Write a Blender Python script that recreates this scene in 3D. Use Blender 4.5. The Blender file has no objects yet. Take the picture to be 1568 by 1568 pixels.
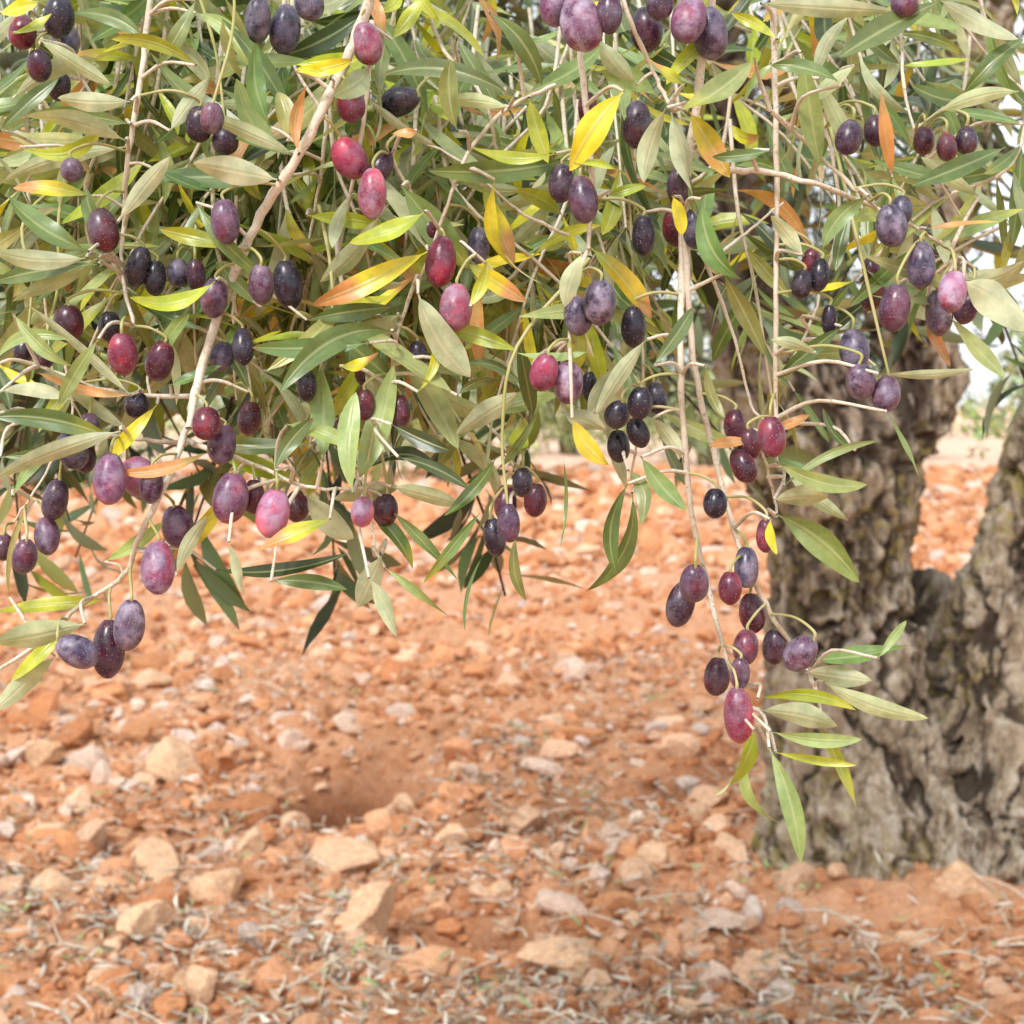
import bpy, math, random
import numpy as np
from mathutils import Vector
SEED=7
rng=np.random.default_rng(SEED); random.seed(SEED)
HC=1.3; K=0.728/1568.0
def P(u,v,y=0.8):
    s=K*y
    return np.array([(u-784)*s, y, HC+(620-v)*s])
def nrm(a):
    return a/np.maximum(np.linalg.norm(a,axis=-1,keepdims=True),1e-9)
# ---------------- noise
def _h(ix,iy,iz,seed):
    n=(ix.astype(np.int64)*374761393+iy.astype(np.int64)*668265263+iz.astype(np.int64)*2147483647+seed*1274126177)&0xffffffff
    n=((n^(n>>13))*1274126177)&0xffffffff
    n=((n^(n>>16))*2246822519)&0xffffffff
    return ((n^(n>>15))&0xffffff)/float(0xffffff)
def vnoise(p,seed=0):
    i=np.floor(p).astype(np.int64); f=p-i; f=f*f*(3-2*f)
    r=0
    for dx in (0,1):
        for dy in (0,1):
            for dz in (0,1):
                w=(f[:,0] if dx else 1-f[:,0])*(f[:,1] if dy else 1-f[:,1])*(f[:,2] if dz else 1-f[:,2])
                r=r+w*_h(i[:,0]+dx,i[:,1]+dy,i[:,2]+dz,seed)
    return r*2-1
def fbm(p,oct=4,seed=0):
    a=1;r=0;q=p.copy()
    for o in range(oct):
        r=r+a*vnoise(q,seed+o); q=q*2.03+11.3; a*=0.5
    return r
# ---------------- node helper
def newmat(name):
    m=bpy.data.materials.new(name); m.use_nodes=True
    nt=m.node_tree; nt.nodes.clear()
    out=nt.nodes.new('ShaderNodeOutputMaterial')
    return m,nt,out
def N(nt,t,**kw):
    n=nt.nodes.new(t)
    for k,v in kw.items():
        if k in n.inputs.keys(): n.inputs[k].default_value=v
        else: setattr(n,k,v)
    return n
def mixc(nt,fac,a,b,mode='MIX'):
    n=nt.nodes.new('ShaderNodeMix'); n.data_type='RGBA'; n.blend_type=mode
    for idx,val in ((0,fac),(6,a),(7,b)):
        if isinstance(val,bpy.types.NodeSocket): nt.links.new(val,n.inputs[idx])
        else: n.inputs[idx].default_value=val
    return n.outputs[2]
def ramp(nt,src,pts):
    r=nt.nodes.new('ShaderNodeValToRGB'); cr=r.color_ramp
    while len(cr.elements)<len(pts): cr.elements.new(0.5)
    for e,(p,c) in zip(cr.elements,pts):
        e.position=p; e.color=c if len(c)==4 else (*c,1)
    nt.links.new(src,r.inputs[0]); return r.outputs[0]
def noise(nt,scale,detail=4,rough=.55,vec=None):
    n=N(nt,'ShaderNodeTexNoise'); n.inputs['Scale'].default_value=scale; n.inputs['Detail'].default_value=detail; n.inputs['Roughness'].default_value=rough
    if vec is not None: nt.links.new(vec,n.inputs['Vector'])
    return n.outputs[0]
def objcoord(nt,sc=None):
    t=N(nt,'ShaderNodeTexCoord').outputs['Object']
    if sc:
        m=N(nt,'ShaderNodeMapping'); m.inputs['Scale'].default_value=sc; nt.links.new(t,m.inputs[0]); return m.outputs[0]
    return t
def bump(nt,h,st,dist):
    b=N(nt,'ShaderNodeBump'); b.inputs['Strength'].default_value=st; b.inputs['Distance'].default_value=dist
    nt.links.new(h,b.inputs['Height']); return b.outputs[0]
# ---------------- mesh helper
def mkmesh(name,verts,faces,mat,smooth=True,attrs=None):
    me=bpy.data.meshes.new(name)
    verts=np.asarray(verts,dtype=np.float32)
    fs=np.asarray(faces)
    me.vertices.add(len(verts)); me.vertices.foreach_set('co',verts.ravel())
    n=fs.shape[1]
    me.loops.add(fs.size); me.loops.foreach_set('vertex_index',fs.ravel().astype(np.int32))
    me.polygons.add(len(fs)); me.polygons.foreach_set('loop_start',(np.arange(len(fs))*n).astype(np.int32))
    me.polygons.foreach_set('use_smooth',np.full(len(fs),smooth))
    me.update(calc_edges=True)
    if attrs:
        for an,(tp,data) in attrs.items():
            a=me.attributes.new(an,tp,'POINT')
            if tp=='FLOAT_COLOR':
                d=np.ones((len(verts),4),np.float32); d[:,:3]=data; a.data.foreach_set('color',d.ravel())
            elif tp=='FLOAT_VECTOR': a.data.foreach_set('vector',np.asarray(data,np.float32).ravel())
            else: a.data.foreach_set('value',np.asarray(data,np.float32).ravel())
    me.materials.append(mat)
    o=bpy.data.objects.new(name,me); bpy.context.scene.collection.objects.link(o)
    return o
def empty(name,loc=(0,0,0)):
    e=bpy.data.objects.new(name,None); e.location=loc; e.empty_display_size=.1
    bpy.context.scene.collection.objects.link(e); return e
# ---------------- leaves
COL={'G':(.135,.205,.058),'D':(.052,.088,.025),'L':(.29,.38,.135),'S':(.32,.37,.18),'Y':(.70,.61,.03),'YG':(.39,.45,.035),'YO':(.66,.57,.03),'O':(.56,.31,.10),'OL':(.33,.33,.10)}
def leaves(base,d,n,L,W,bow,ctype,sidebow=None,na=9,nc=5,fold=0.25,twist=None):
    Nn=len(base); base=np.asarray(base,float); d=nrm(np.asarray(d,float)); n=np.asarray(n,float)
    n=nrm(n-d*(n*d).sum(1,keepdims=True)); b=np.cross(n,d)
    L=np.asarray(L,float); W=np.asarray(W,float); bow=np.asarray(bow,float)
    if sidebow is None: sidebow=rng.normal(0,.06,Nn)
    if twist is None: twist=rng.normal(0,.6,Nn)
    t=np.linspace(0,1,na); s=np.linspace(-1,1,nc)
    tt=np.clip((t-.05)/.95,0,1)
    prof=np.power(np.clip(np.sin(np.pi*np.power(tt,1.02)),0,1),.72); prof=np.maximum(prof,.06*(1-tt))
    T=t[None,:,None,None]
    c=4*t*(1-t)
    ctr=base[:,None,:]+d[:,None,:]*(L[:,None]*t)[:,:,None]+n[:,None,:]*((bow*L)[:,None]*c)[:,:,None]+b[:,None,:]*((sidebow*L)[:,None]*c)[:,:,None]
    tw=twist[:,None]*(t-.3)
    ca=np.cos(tw)[:,:,None]; sa=np.sin(tw)[:,:,None]
    bb=b[:,None,:]*ca+n[:,None,:]*sa; nn=n[:,None,:]*ca-b[:,None,:]*sa
    hw=(W/2)[:,None]*prof[None,:]
    ph=rng.uniform(0,6.28,(Nn,1,1))
    wav=.14*np.sin(T[:,:,:,0]*9+ph+s[None,None,:]*1.5)*np.abs(s)[None,None,:]
    V=ctr[:,:,None,:]+bb[:,:,None,:]*(hw[:,:,None]*s)[...,None]+nn[:,:,None,:]*(hw[:,:,None]*(fold*np.abs(s)[None,None,:]+wav))[...,None]
    V=V.reshape(-1,3)
    i=np.arange(na-1)[:,None]*nc+np.arange(nc-1)[None,:]
    q=np.stack([i,i+nc,i+nc+1,i+1],-1).reshape(-1,4)
    F=(np.arange(Nn)[:,None,None]*(na*nc)+q[None]).reshape(-1,4)
    col=np.array([COL[c_] for c_ in ctype])*rng.uniform(.7,1.3,(Nn,1))*rng.uniform(.9,1.1,(Nn,3))
    C=np.repeat(col[:,None,:],na,1)
    yo=np.array([c_ in('YO','O') for c_ in ctype]); thr=np.where(np.array([c_=='O' for c_ in ctype]),rng.uniform(.0,.35,Nn),rng.uniform(.5,.72,Nn))
    yel=np.array([c_=='YG' for c_ in ctype])|(rng.random(Nn)<.10)
    m=np.clip((t[None]-thr[:,None])/.12,0,1)*yo[:,None]
    C=C*(1-m[...,None])+np.array((.62,.29,.10))*m[...,None]
    gm=np.clip((.42-t[None])/.3,0,1)*np.array([c_=='YO' for c_ in ctype])[:,None]*rng.uniform(0,1,(Nn,1))
    C=C*(1-gm[...,None])+np.array((.2,.28,.04))*gm[...,None]
    ym=np.clip((t[None]-.6)/.4,0,1)*yel[:,None]*.7
    C=C*(1-ym[...,None])+np.array((.5,.46,.03))*ym[...,None]
    tipb=np.clip((t[None]-.93)/.07,0,1)*(rng.random(Nn)<.3)[:,None]
    C=C*(1-tipb[...,None])+np.array((.25,.13,.05))*tipb[...,None]
    C=np.repeat(C[:,:,None,:],nc,2).reshape(-1,3)
    lts=np.stack(np.broadcast_arrays(t[None,:,None],s[None,None,:],rng.random((Nn,1,1))),-1).reshape(-1,3)
    return V,F,C,lts
class Acc:
    def __init__(s): s.V=[];s.F=[];s.C=[];s.T=[];s.n=0
    def add(s,V,F,C,T):
        s.V.append(V);s.F.append(F+s.n);s.C.append(C);s.T.append(T);s.n+=len(V)
    def build(s,name,mat,cm=1.0):
        return mkmesh(name,np.concatenate(s.V),np.concatenate(s.F),mat,True,{'lcol':('FLOAT_COLOR',np.concatenate(s.C)*cm),'lts':('FLOAT_VECTOR',np.concatenate(s.T))})
class Tubes:
    def __init__(s): s.V=[];s.F=[];s.n=0
    def add(s,pts,r0,r1,seg=7,sub=4,jit=0.0):
        pts=np.asarray(pts,float)
        if len(pts)>2:
            q=np.vstack([2*pts[0]-pts[1],pts,2*pts[-1]-pts[-2]]); out=[]
            for i in range(1,len(q)-2):
                for k in range(sub):
                    t=k/sub; a,b,c,e=q[i-1],q[i],q[i+1],q[i+2]
                    out.append(.5*((2*b)+(c-a)*t+(2*a-5*b+4*c-e)*t*t+(3*b-a-3*c+e)*t**3))
            out.append(pts[-1]); pts=np.array(out)
        m=len(pts)
        if jit: pts=pts+rng.normal(0,jit,pts.shape)*(np.arange(m)>0)[:,None]
        tg=nrm(np.gradient(pts,axis=0)); up=np.array([.3,.9,.2])
        a=nrm(np.cross(tg,up)); b=np.cross(tg,a)
        r=np.linspace(r0,r1,m)*(1+rng.normal(0,.07,m))
        th=np.linspace(0,2*np.pi,seg,endpoint=False)
        V=pts[:,None,:]+r[:,None,None]*(a[:,None,:]*np.cos(th)[None,:,None]+b[:,None,:]*np.sin(th)[None,:,None])
        i=np.arange(m-1)[:,None]*seg; j=np.arange(seg)[None,:]; jn=(j+1)%seg
        F=np.stack([i+j,i+jn,i+seg+jn,i+seg+j],-1).reshape(-1,4)
        s.V.append(V.reshape(-1,3)); s.F.append(F+s.n); s.n+=m*seg
        return pts
    def build(s,name,mat): return mkmesh(name,np.concatenate(s.V),np.concatenate(s.F),mat,True)
# ---------------- materials
def leaf_mat(name,under=(.60,.64,.47,1)):
    m,nt,out=newmat(name)
    a=N(nt,'ShaderNodeAttribute',attribute_name='lcol'); b=N(nt,'ShaderNodeAttribute',attribute_name='lts')
    sp=N(nt,'ShaderNodeSeparateXYZ'); nt.links.new(b.outputs['Vector'],sp.inputs[0])
    ab=N(nt,'ShaderNodeMath',operation='ABSOLUTE'); nt.links.new(sp.outputs[1],ab.inputs[0])
    rib=ramp(nt,ab.outputs[0],[(0.0,(1,1,1)),(.08,(.6,.6,.6)),(.18,(0,0,0))])
    oc=objcoord(nt)
    n1=noise(nt,90,3,.6,oc); var=ramp(nt,n1,[(.3,(.72,.78,.70)),(.7,(1.25,1.2,1.18))])
    top=mixc(nt,1.0,a.outputs['Color'],var,'MULTIPLY')
    ribc=N(nt,'ShaderNodeMath',operation='MULTIPLY'); nt.links.new(rib,ribc.inputs[0]); ribc.inputs[1].default_value=.5
    top=mixc(nt,ribc.outputs[0],top,(.50,.55,.27,1))
    geo=N(nt,'ShaderNodeNewGeometry')
    und=mixc(nt,.6,a.outputs['Color'],under); und=mixc(nt,1.0,und,var,'MULTIPLY')
    und=mixc(nt,ribc.outputs[0],und,(.6,.58,.34,1))
    col=mixc(nt,geo.outputs['Backfacing'],top,und)
    p=N(nt,'ShaderNodeBsdfPrincipled'); nt.links.new(col,p.inputs['Base Color'])
    rr=ramp(nt,geo.outputs['Backfacing'],[(0,(.36,.36,.36)),(1,(.7,.7,.7))]); nt.links.new(rr,p.inputs['Roughness'])
    p.inputs['Specular IOR Level'].default_value=.65
    add=N(nt,'ShaderNodeMath',operation='ADD'); nt.links.new(n1,add.inputs[0]); nt.links.new(rib,add.inputs[1])
    nb=bump(nt,add.outputs[0],.35,.0008); nt.links.new(nb,p.inputs['Normal'])
    tr=N(nt,'ShaderNodeBsdfTranslucent'); tc=mixc(nt,1.0,col,(1.35,1.45,.5,1),'MULTIPLY'); nt.links.new(tc,tr.inputs[0])
    mx=N(nt,'ShaderNodeMixShader'); mx.inputs[0].default_value=.17
    nt.links.new(p.outputs[0],mx.inputs[1]); nt.links.new(tr.outputs[0],mx.inputs[2]); nt.links.new(mx.outputs[0],out.inputs[0])
    return m
M_leaf=leaf_mat('olive_leaf')
def leaf_far():
    m,nt,out=newmat('olive_leaf_simple')
    a=N(nt,'ShaderNodeAttribute',attribute_name='lcol'); geo=N(nt,'ShaderNodeNewGeometry')
    und=mixc(nt,.33,a.outputs['Color'],(.40,.44,.30,1))
    col=mixc(nt,geo.outputs['Backfacing'],a.outputs['Color'],und)
    p=N(nt,'ShaderNodeBsdfPrincipled',Roughness=.5); nt.links.new(col,p.inputs['Base Color'])
    nt.links.new(p.outputs[0],out.inputs[0]); return m
M_leaf2=leaf_far()
def twig_mat():
    m,nt,out=newmat('twig_bark'); oc=objcoord(nt)
    c=ramp(nt,noise(nt,40,4,.6,oc),[(.3,(.44,.36,.25)),(.5,(.68,.61,.49)),(.7,(.80,.74,.63))])
    c=mixc(nt,ramp(nt,noise(nt,9,2,.5,oc),[(.58,(0,0,0)),(.72,(.5,.5,.5))]),c,(.55,.34,.18,1))
    sp=noise(nt,500,3,.6,oc); c=mixc(nt,ramp(nt,sp,[(.57,(0,0,0)),(.68,(.6,.6,.6))]),c,(.24,.16,.09,1))
    p=N(nt,'ShaderNodeBsdfPrincipled',Roughness=.7); nt.links.new(c,p.inputs['Base Color'])
    nt.links.new(bump(nt,sp,.6,.0008),p.inputs['Normal']); nt.links.new(p.outputs[0],out.inputs[0]); return m
M_twig=twig_mat()
def ped_mat():
    m,nt,out=newmat('fruit_stalk'); p=N(nt,'ShaderNodeBsdfPrincipled',Roughness=.6)
    c=ramp(nt,noise(nt,30,3,.5,objcoord(nt)),[(.35,(.36,.37,.11)),(.65,(.50,.45,.22))])
    nt.links.new(c,p.inputs['Base Color']); nt.links.new(p.outputs[0],out.inputs[0]); return m
M_ped=ped_mat()
def olive_mat():
    m,nt,out=newmat('olive_skin'); a=N(nt,'ShaderNodeAttribute',attribute_name='ocol'); bl=N(nt,'ShaderNodeAttribute',attribute_name='bloom')
    oc=objcoord(nt)
    n1=noise(nt,150,6,.7,oc)
    c=mixc(nt,1.0,a.outputs['Color'],ramp(nt,noise(nt,70,4,.6,oc),[(.3,(.45,.4,.55)),(.7,(1.6,1.3,1.35))]),'MULTIPLY')
    bf=N(nt,'ShaderNodeMath',operation='MULTIPLY'); nt.links.new(ramp(nt,n1,[(.38,(.06,.06,.06)),(.6,(1,1,1))]),bf.inputs[0]); nt.links.new(bl.outputs['Fac'],bf.inputs[1])
    c=mixc(nt,bf.outputs[0],c,(.52,.46,.60,1))
    v=N(nt,'ShaderNodeTexVoronoi'); v.inputs['Scale'].default_value=560; nt.links.new(oc,v.inputs['Vector'])
    dots=ramp(nt,v.outputs['Distance'],[(.10,(.5,.5,.5)),(.2,(0,0,0))])
    c=mixc(nt,dots,c,(.6,.46,.48,1))
    p=N(nt,'ShaderNodeBsdfPrincipled'); nt.links.new(c,p.inputs['Base Color'])
    r=N(nt,'ShaderNodeMath',operation='MULTIPLY_ADD'); nt.links.new(bf.outputs[0],r.inputs[0]); r.inputs[1].default_value=.7; r.inputs[2].default_value=.24
    nt.links.new(r.outputs[0],p.inputs['Roughness']); p.inputs['Specular IOR Level'].default_value=.5
    nt.links.new(bump(nt,n1,.22,.0008),p.inputs['Normal']); nt.links.new(p.outputs[0],out.inputs[0]); return m
M_olive=olive_mat()
def bark_mat():
    m,nt,out=newmat('gnarled_bark'); oc=objcoord(nt,(1,1,.4)); o2=objcoord(nt)
    at=N(nt,'ShaderNodeAttribute',attribute_name='cav'); dk=N(nt,'ShaderNodeAttribute',attribute_name='shade')
    n1=noise(nt,26,8,.74,oc)
    c=ramp(nt,n1,[(.33,(.07,.048,.028)),(.43,(.25,.18,.115)),(.50,(.46,.37,.26)),(.59,(.68,.60,.48)),(.72,(.85,.81,.73))])
    c=mixc(nt,ramp(nt,noise(nt,3.2,3,.5,o2),[(.42,(0,0,0)),(.65,(.5,.5,.5))]),c,(.54,.41,.28,1))
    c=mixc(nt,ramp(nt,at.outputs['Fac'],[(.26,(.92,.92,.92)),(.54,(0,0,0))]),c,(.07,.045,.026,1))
    lic=N(nt,'ShaderNodeMath',operation='MULTIPLY'); nt.links.new(ramp(nt,noise(nt,2.3,2,.5,o2),[(.45,(0,0,0)),(.57,(1,1,1))]),lic.inputs[0]); nt.links.new(ramp(nt,noise(nt,26,4,.6,o2),[(.51,(0,0,0)),(.59,(.7,.7,.7))]),lic.inputs[1])
    c=mixc(nt,lic.outputs[0],c,(.42,.34,.09,1))
    c=mixc(nt,dk.outputs['Fac'],c,(.045,.033,.022,1))  # shade painted into the bark colour
    p=N(nt,'ShaderNodeBsdfPrincipled',Roughness=.9); nt.links.new(c,p.inputs['Base Color'])
    nt.links.new(bump(nt,n1,1.0,.035),p.inputs['Normal']); nt.links.new(p.outputs[0],out.inputs[0]); return m
M_bark=bark_mat()
def soil_mat(name,kind):
    m,nt,out=newmat(name); oc=objcoord(nt)
    n1=noise(nt,9,6,.7,oc); n3=noise(nt,60,6,.7,oc)
    if kind=='ground':
        c=ramp(nt,n3,[(.3,(.36,.14,.06)),(.5,(.58,.27,.13)),(.7,(.70,.39,.22))])
        c=mixc(nt,ramp(nt,n1,[(.4,(0,0,0)),(.65,(.5,.5,.5))]),c,(.76,.48,.31,1))
        fr=N(nt,'ShaderNodeAttribute',attribute_name='fresh')
        c=mixc(nt,fr.outputs['Fac'],c,ramp(nt,n3,[(.3,(.12,.042,.018)),(.7,(.25,.095,.042))]))
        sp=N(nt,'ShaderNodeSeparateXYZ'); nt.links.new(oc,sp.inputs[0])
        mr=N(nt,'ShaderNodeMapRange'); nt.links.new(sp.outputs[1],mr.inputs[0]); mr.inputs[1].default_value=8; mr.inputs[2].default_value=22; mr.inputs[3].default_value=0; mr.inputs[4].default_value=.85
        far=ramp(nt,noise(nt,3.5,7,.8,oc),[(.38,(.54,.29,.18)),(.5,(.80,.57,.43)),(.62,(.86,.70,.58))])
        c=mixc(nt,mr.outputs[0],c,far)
        bs=bump(nt,n3,.7,.02)
    else:
        a=N(nt,'ShaderNodeAttribute',attribute_name='lcol')
        c=mixc(nt,1.0,a.outputs['Color'],ramp(nt,n3,[(.3,(.74,.62,.54)),(.7,(1.15,1.2,1.25))]),'MULTIPLY')
        bs=bump(nt,n3,.8,.014)
    p=N(nt,'ShaderNodeBsdfPrincipled',Roughness=.95); p.inputs['Specular IOR Level'].default_value=.15
    nt.links.new(c,p.inputs['Base Color']); nt.links.new(bs,p.inputs['Normal']); nt.links.new(p.outputs[0],out.inputs[0]); return m
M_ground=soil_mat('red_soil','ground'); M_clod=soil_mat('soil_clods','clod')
def litter_mat():
    m,nt,out=newmat('dry_leaf'); a=N(nt,'ShaderNodeAttribute',attribute_name='lcol')
    p=N(nt,'ShaderNodeBsdfPrincipled',Roughness=.7); nt.links.new(a.outputs['Color'],p.inputs['Base Color']); nt.links.new(p.outputs[0],out.inputs[0]); return m
M_litter=litter_mat()

# ---------------- ground
TX,TY=1.05,3.95
def g2(x,y,cx,cy,sx,sy): return np.exp(-(((x-cx)/sx)**2+((y-cy)/sy)**2))
FUR=[(.78,5.0,.20),(.60,4.78,.20),(.42,4.55,.18),(.22,4.36,.17),(.04,4.22,.15),(-.10,4.12,.13)]
PIT=[(-.54,4.85,.24,.34,.26),(-.17,3.35,.22,.18,.10),(-1.02,4.25,.15,.18,.12)]
def gh(x,y):
    p=np.stack([x,y,np.zeros_like(x)],-1)
    near=np.exp(-np.maximum(y-8,0)/8)
    h=.05*fbm(p*.9,3,5)+.035*near*fbm(p*4.5,3,9)
    for a,b,s,t,dp in PIT: h=h-dp*g2(x,y,a,b,s,t)
    for a,b,s in FUR: h=h-.085*g2(x,y,a,b,s,.15); h=h+.028*g2(x,y,a-.08,b+.32,s,.09)
    h=h+.09*g2(x,y,TX+.1,TY,.75,.6)+.07*g2(x,y,-.55,5.45,.4,.14)
    return h
def dig(x,y):
    r=1.4*g2(x,y,-.54,4.95,.23,.30)+.9*g2(x,y,-.15,3.38,.22,.17)+.9*g2(x,y,-1.02,4.28,.13,.15)
    for a,b,s in FUR: r=r+.62*g2(x,y,a,b+.03,s,.15)
    return np.clip(r,0,1)
def bare(x,y):
    r=1.05*g2(x,y,TX+.1,3.6,.75,.35)+dig(x,y)+.4*g2(x,y,-.75,3.0,.3,.12)+.4*g2(x,y,.3,3.7,.3,.15)
    return np.clip(r,0,1)
def axis(lo,hi,step,far0,far1):
    c=np.arange(lo,hi,step); a=[];x=hi;s=step
    while x<far1: a.append(x); s*=1.12; x+=s
    b=[];x=lo-step;s=step
    while x>far0: b.append(x); s*=1.12; x-=s
    return np.array(b[::-1]+list(c)+a)
xs=axis(-2.6,3.0,.016,-500,500); ys=axis(2.2,7.0,.016,-60,700)
X,Y=np.meshgrid(xs,ys); x=X.ravel(); y=Y.ravel()
z=gh(x,y); p3=np.stack([x,y,np.zeros_like(x)],-1)
fine=np.clip(1-(y-7)/5,0,1)*np.clip(1-(np.abs(x)-3)/2,0,1)
b_=bare(x,y)
lump=np.abs(fbm(p3*16,4,21)); z=z+fine*(.03*(1-.7*b_)*(lump-.4)+.008*fbm(p3*45,3,31))
nx=len(xs); ny=len(ys)
i=np.arange(ny-1)[:,None]*nx+np.arange(nx-1)[None]
F=np.stack([i,i+1,i+nx+1,i+nx],-1).reshape(-1,4)
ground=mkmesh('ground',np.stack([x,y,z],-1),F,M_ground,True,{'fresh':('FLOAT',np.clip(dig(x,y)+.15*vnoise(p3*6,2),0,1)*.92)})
# ---------------- clods
import bmesh
def ico(sub):
    bm=bmesh.new(); bmesh.ops.create_icosphere(bm,subdivisions=sub,radius=1)
    V=np.array([v.co[:] for v in bm.verts]); F=np.array([[v.index for v in f.verts] for f in bm.faces]); bm.free(); return V,F
def rotm(n):
    q=nrm(rng.normal(0,1,(n,4))); w,x,y,z=q.T
    return np.stack([1-2*(y*y+z*z),2*(x*y-z*w),2*(x*z+y*w),2*(x*y+z*w),1-2*(x*x+z*z),2*(y*z-x*w),2*(x*z-y*w),2*(y*z+x*w),1-2*(x*x+y*y)],-1).reshape(-1,3,3)
def blobs(ctr,r,sub,colr,flat=.75,ang=.35):
    V0,F0=ico(sub); n=len(ctr)
    V=np.repeat(V0[None],n,0)
    for k in range(9):
        pn=nrm(rng.normal(0,1,(n,3))); dlim=rng.uniform(.35,.8,n)
        dd=np.einsum('nij,nj->ni',V,pn); ex=np.maximum(dd-dlim[:,None],0)
        V=V-ex[...,None]*pn[:,None,:]
    V=V*(1+.12*rng.normal(0,1,(n,len(V0),1))*ang)
    V=V*rng.uniform(.6,1.35,(n,1,3)); V=np.einsum('nij,nvj->nvi',rotm(n),V); V[...,2]*=flat
    V=V*r[:,None,None]*1.4+ctr[:,None,:]
    C=np.repeat(colr[:,None,:],len(V0),1)
    F=(np.arange(n)[:,None,None]*len(V0)+F0[None]).reshape(-1,3)
    return V.reshape(-1,3),F,C.reshape(-1,3)
def scatter(n,y0,y1):
    yy=y0*(y1/y0)**rng.random(n); xx=rng.uniform(-1,1,n)*(.42*yy+.5)
    return xx,yy
def offtrunk(xx,yy): return (((xx-TX-.1)/.55)**2+((yy-TY)/.36)**2)>1
pal=np.array([(.68,.34,.17),(.74,.42,.24),(.58,.26,.12),(.79,.52,.34),(.72,.37,.20),(.64,.30,.14),(.82,.63,.50),(.70,.58,.50)])
def mkclods(name,n,rmed,sig,sub,y0=2.3,y1=14,sp=.5,ex=.4):
    xx,yy=scatter(n,y0,y1); keep=rng.random(n)>bare(xx,yy)*.95
    pp=np.stack([xx,yy,0*xx],-1); keep&=rng.random(n)<sp+.34+.8*vnoise(pp*2.5,3)
    keep&=offtrunk(xx,yy)
    xx,yy=xx[keep],yy[keep]; n=len(xx)
    r=np.clip(rmed*np.exp(rng.normal(0,sig,n)),.004,.055)*(yy/3.5)**ex
    c=pal[rng.choice(8,n,p=[.17,.17,.14,.14,.14,.12,.08,.04])]*rng.uniform(.78,1.1,(n,1))
    ctr=np.stack([xx,yy,gh(xx,yy)+r*.42],-1)
    V,F,C=blobs(ctr,r,sub,c,.75)
    return mkmesh(name,V,F,M_clod,False,{'lcol':('FLOAT_COLOR',C)})
rub=empty('stony_soil_rubble')
for o in (mkclods('large_clods',15000,.0168,.50,2),mkclods('small_clods',26000,.0090,.4,1,2.3,8,.55),mkclods('far_clods',5000,.030,.4,1,11,28,.6,.6)): o.parent=rub
def gp(u,v):
    yy=HC/((v-620)*K); return (u-784)*K*yy,yy
st=[(540,1330,.115,.5),(553,1445,.10,.8),(220,1355,.10,.7),(1478,1415,.085,.7),(1193,1470,.04,.9),(860,1510,.085,.6),(212,1455,.085,.65),(165,1400,.05,.7),(690,1300,.07,.8),(270,1195,.09,.8),(1000,1375,.05,.8),(60,1180,.10,.6),(1410,1460,.05,.7),(620,1250,.07,.7),(300,1560,.07,.6),(1130,1390,.03,.8),(90,1400,.06,.7),(1110,1340,.04,.8),(960,1440,.04,.7),(1290,1380,.03,.7),(380,1290,.06,.7),(150,1540,.06,.6),(1060,1560,.06,.6),(330,1370,.06,.7),(450,1230,.06,.8),(760,1390,.045,.7),(60,1290,.06,.7)]
Vs=[];Fs=[];Cs=[];nn_=0
for (u,v,r,fl) in st:
    sx,sy=gp(u,v); c=np.array([(.80,.54,.34)])*rng.uniform(.9,1.05)
    V,F,C=blobs(np.array([[sx,sy+r*.5,float(gh(np.array([sx]),np.array([sy+r*.5]))[0])+r*fl*.5]]),np.array([r*.8]),4,c,fl,.08)
    V=V+(.10*r*fbm(V/r*1.6,4,77))[:,None]*nrm(V-V.mean(0))
    Vs.append(V);Fs.append(F+nn_);Cs.append(C);nn_+=len(V)
mkmesh('field_stones',np.concatenate(Vs),np.concatenate(Fs),M_clod,False,{'lcol':('FLOAT_COLOR',np.concatenate(Cs))})
# litter
n=30000
xx,yy=scatter(n,2.4,7.5)
pp=np.stack([xx,yy,0*xx],-1); band=vnoise(pp*1.7,50)+.7*vnoise(pp*5,51)
keep=(band+rng.normal(0,.3,n)>-.10+.30*np.maximum(yy-4.8,0))&(rng.random(n)>bare(xx,yy)*.7)&offtrunk(xx,yy)
xx,yy=xx[keep],yy[keep]; n=len(xx)
zz=gh(xx,yy)+rng.uniform(.016,.055,n)
ang=rng.uniform(0,6.28,n); d=np.stack([np.cos(ang),np.sin(ang),rng.normal(0,.3,n)],-1); nv=np.stack([rng.normal(0,.6,n),rng.normal(0,.6,n),np.ones(n)],-1)
V,F,C,T=leaves(np.stack([xx,yy,zz],-1),d,nv,rng.uniform(.03,.068,n),rng.uniform(.004,.0105,n),rng.normal(0,.1,n),['G']*n,na=5,nc=3)
lp=np.array([(.48,.38,.26),(.54,.47,.37),(.36,.26,.16),(.40,.37,.31),(.17,.10,.06),(.66,.60,.50),(.24,.33,.14)])
pc=lp[rng.choice(7,n,p=[.22,.18,.18,.15,.14,.08,.05])]*rng.uniform(.75,1.12,(n,1))
C=np.repeat(pc[:,None,:],15,1).reshape(-1,3)
mkmesh('fallen_leaves',V,F,M_litter,True,{'lcol':('FLOAT_COLOR',C)})
dt=Tubes()
xx,yy=scatter(260,2.5,6)
for a,b in zip(xx,yy):
    if not offtrunk(np.array([a]),np.array([b]))[0]: continue
    an=rng.uniform(0,6.28); L_=rng.uniform(.05,.18); z0=float(gh(np.array([a]),np.array([b]))[0])+.045
    dt.add([(a,b,z0),(a+math.cos(an)*L_*.5,b+math.sin(an)*L_*.5,z0+rng.uniform(0,.02)),(a+math.cos(an+.3)*L_,b+math.sin(an+.3)*L_,z0+rng.uniform(-.02,.03))],.0022,.0014,5,3)
dt.build('dry_twigs',M_twig)
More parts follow.
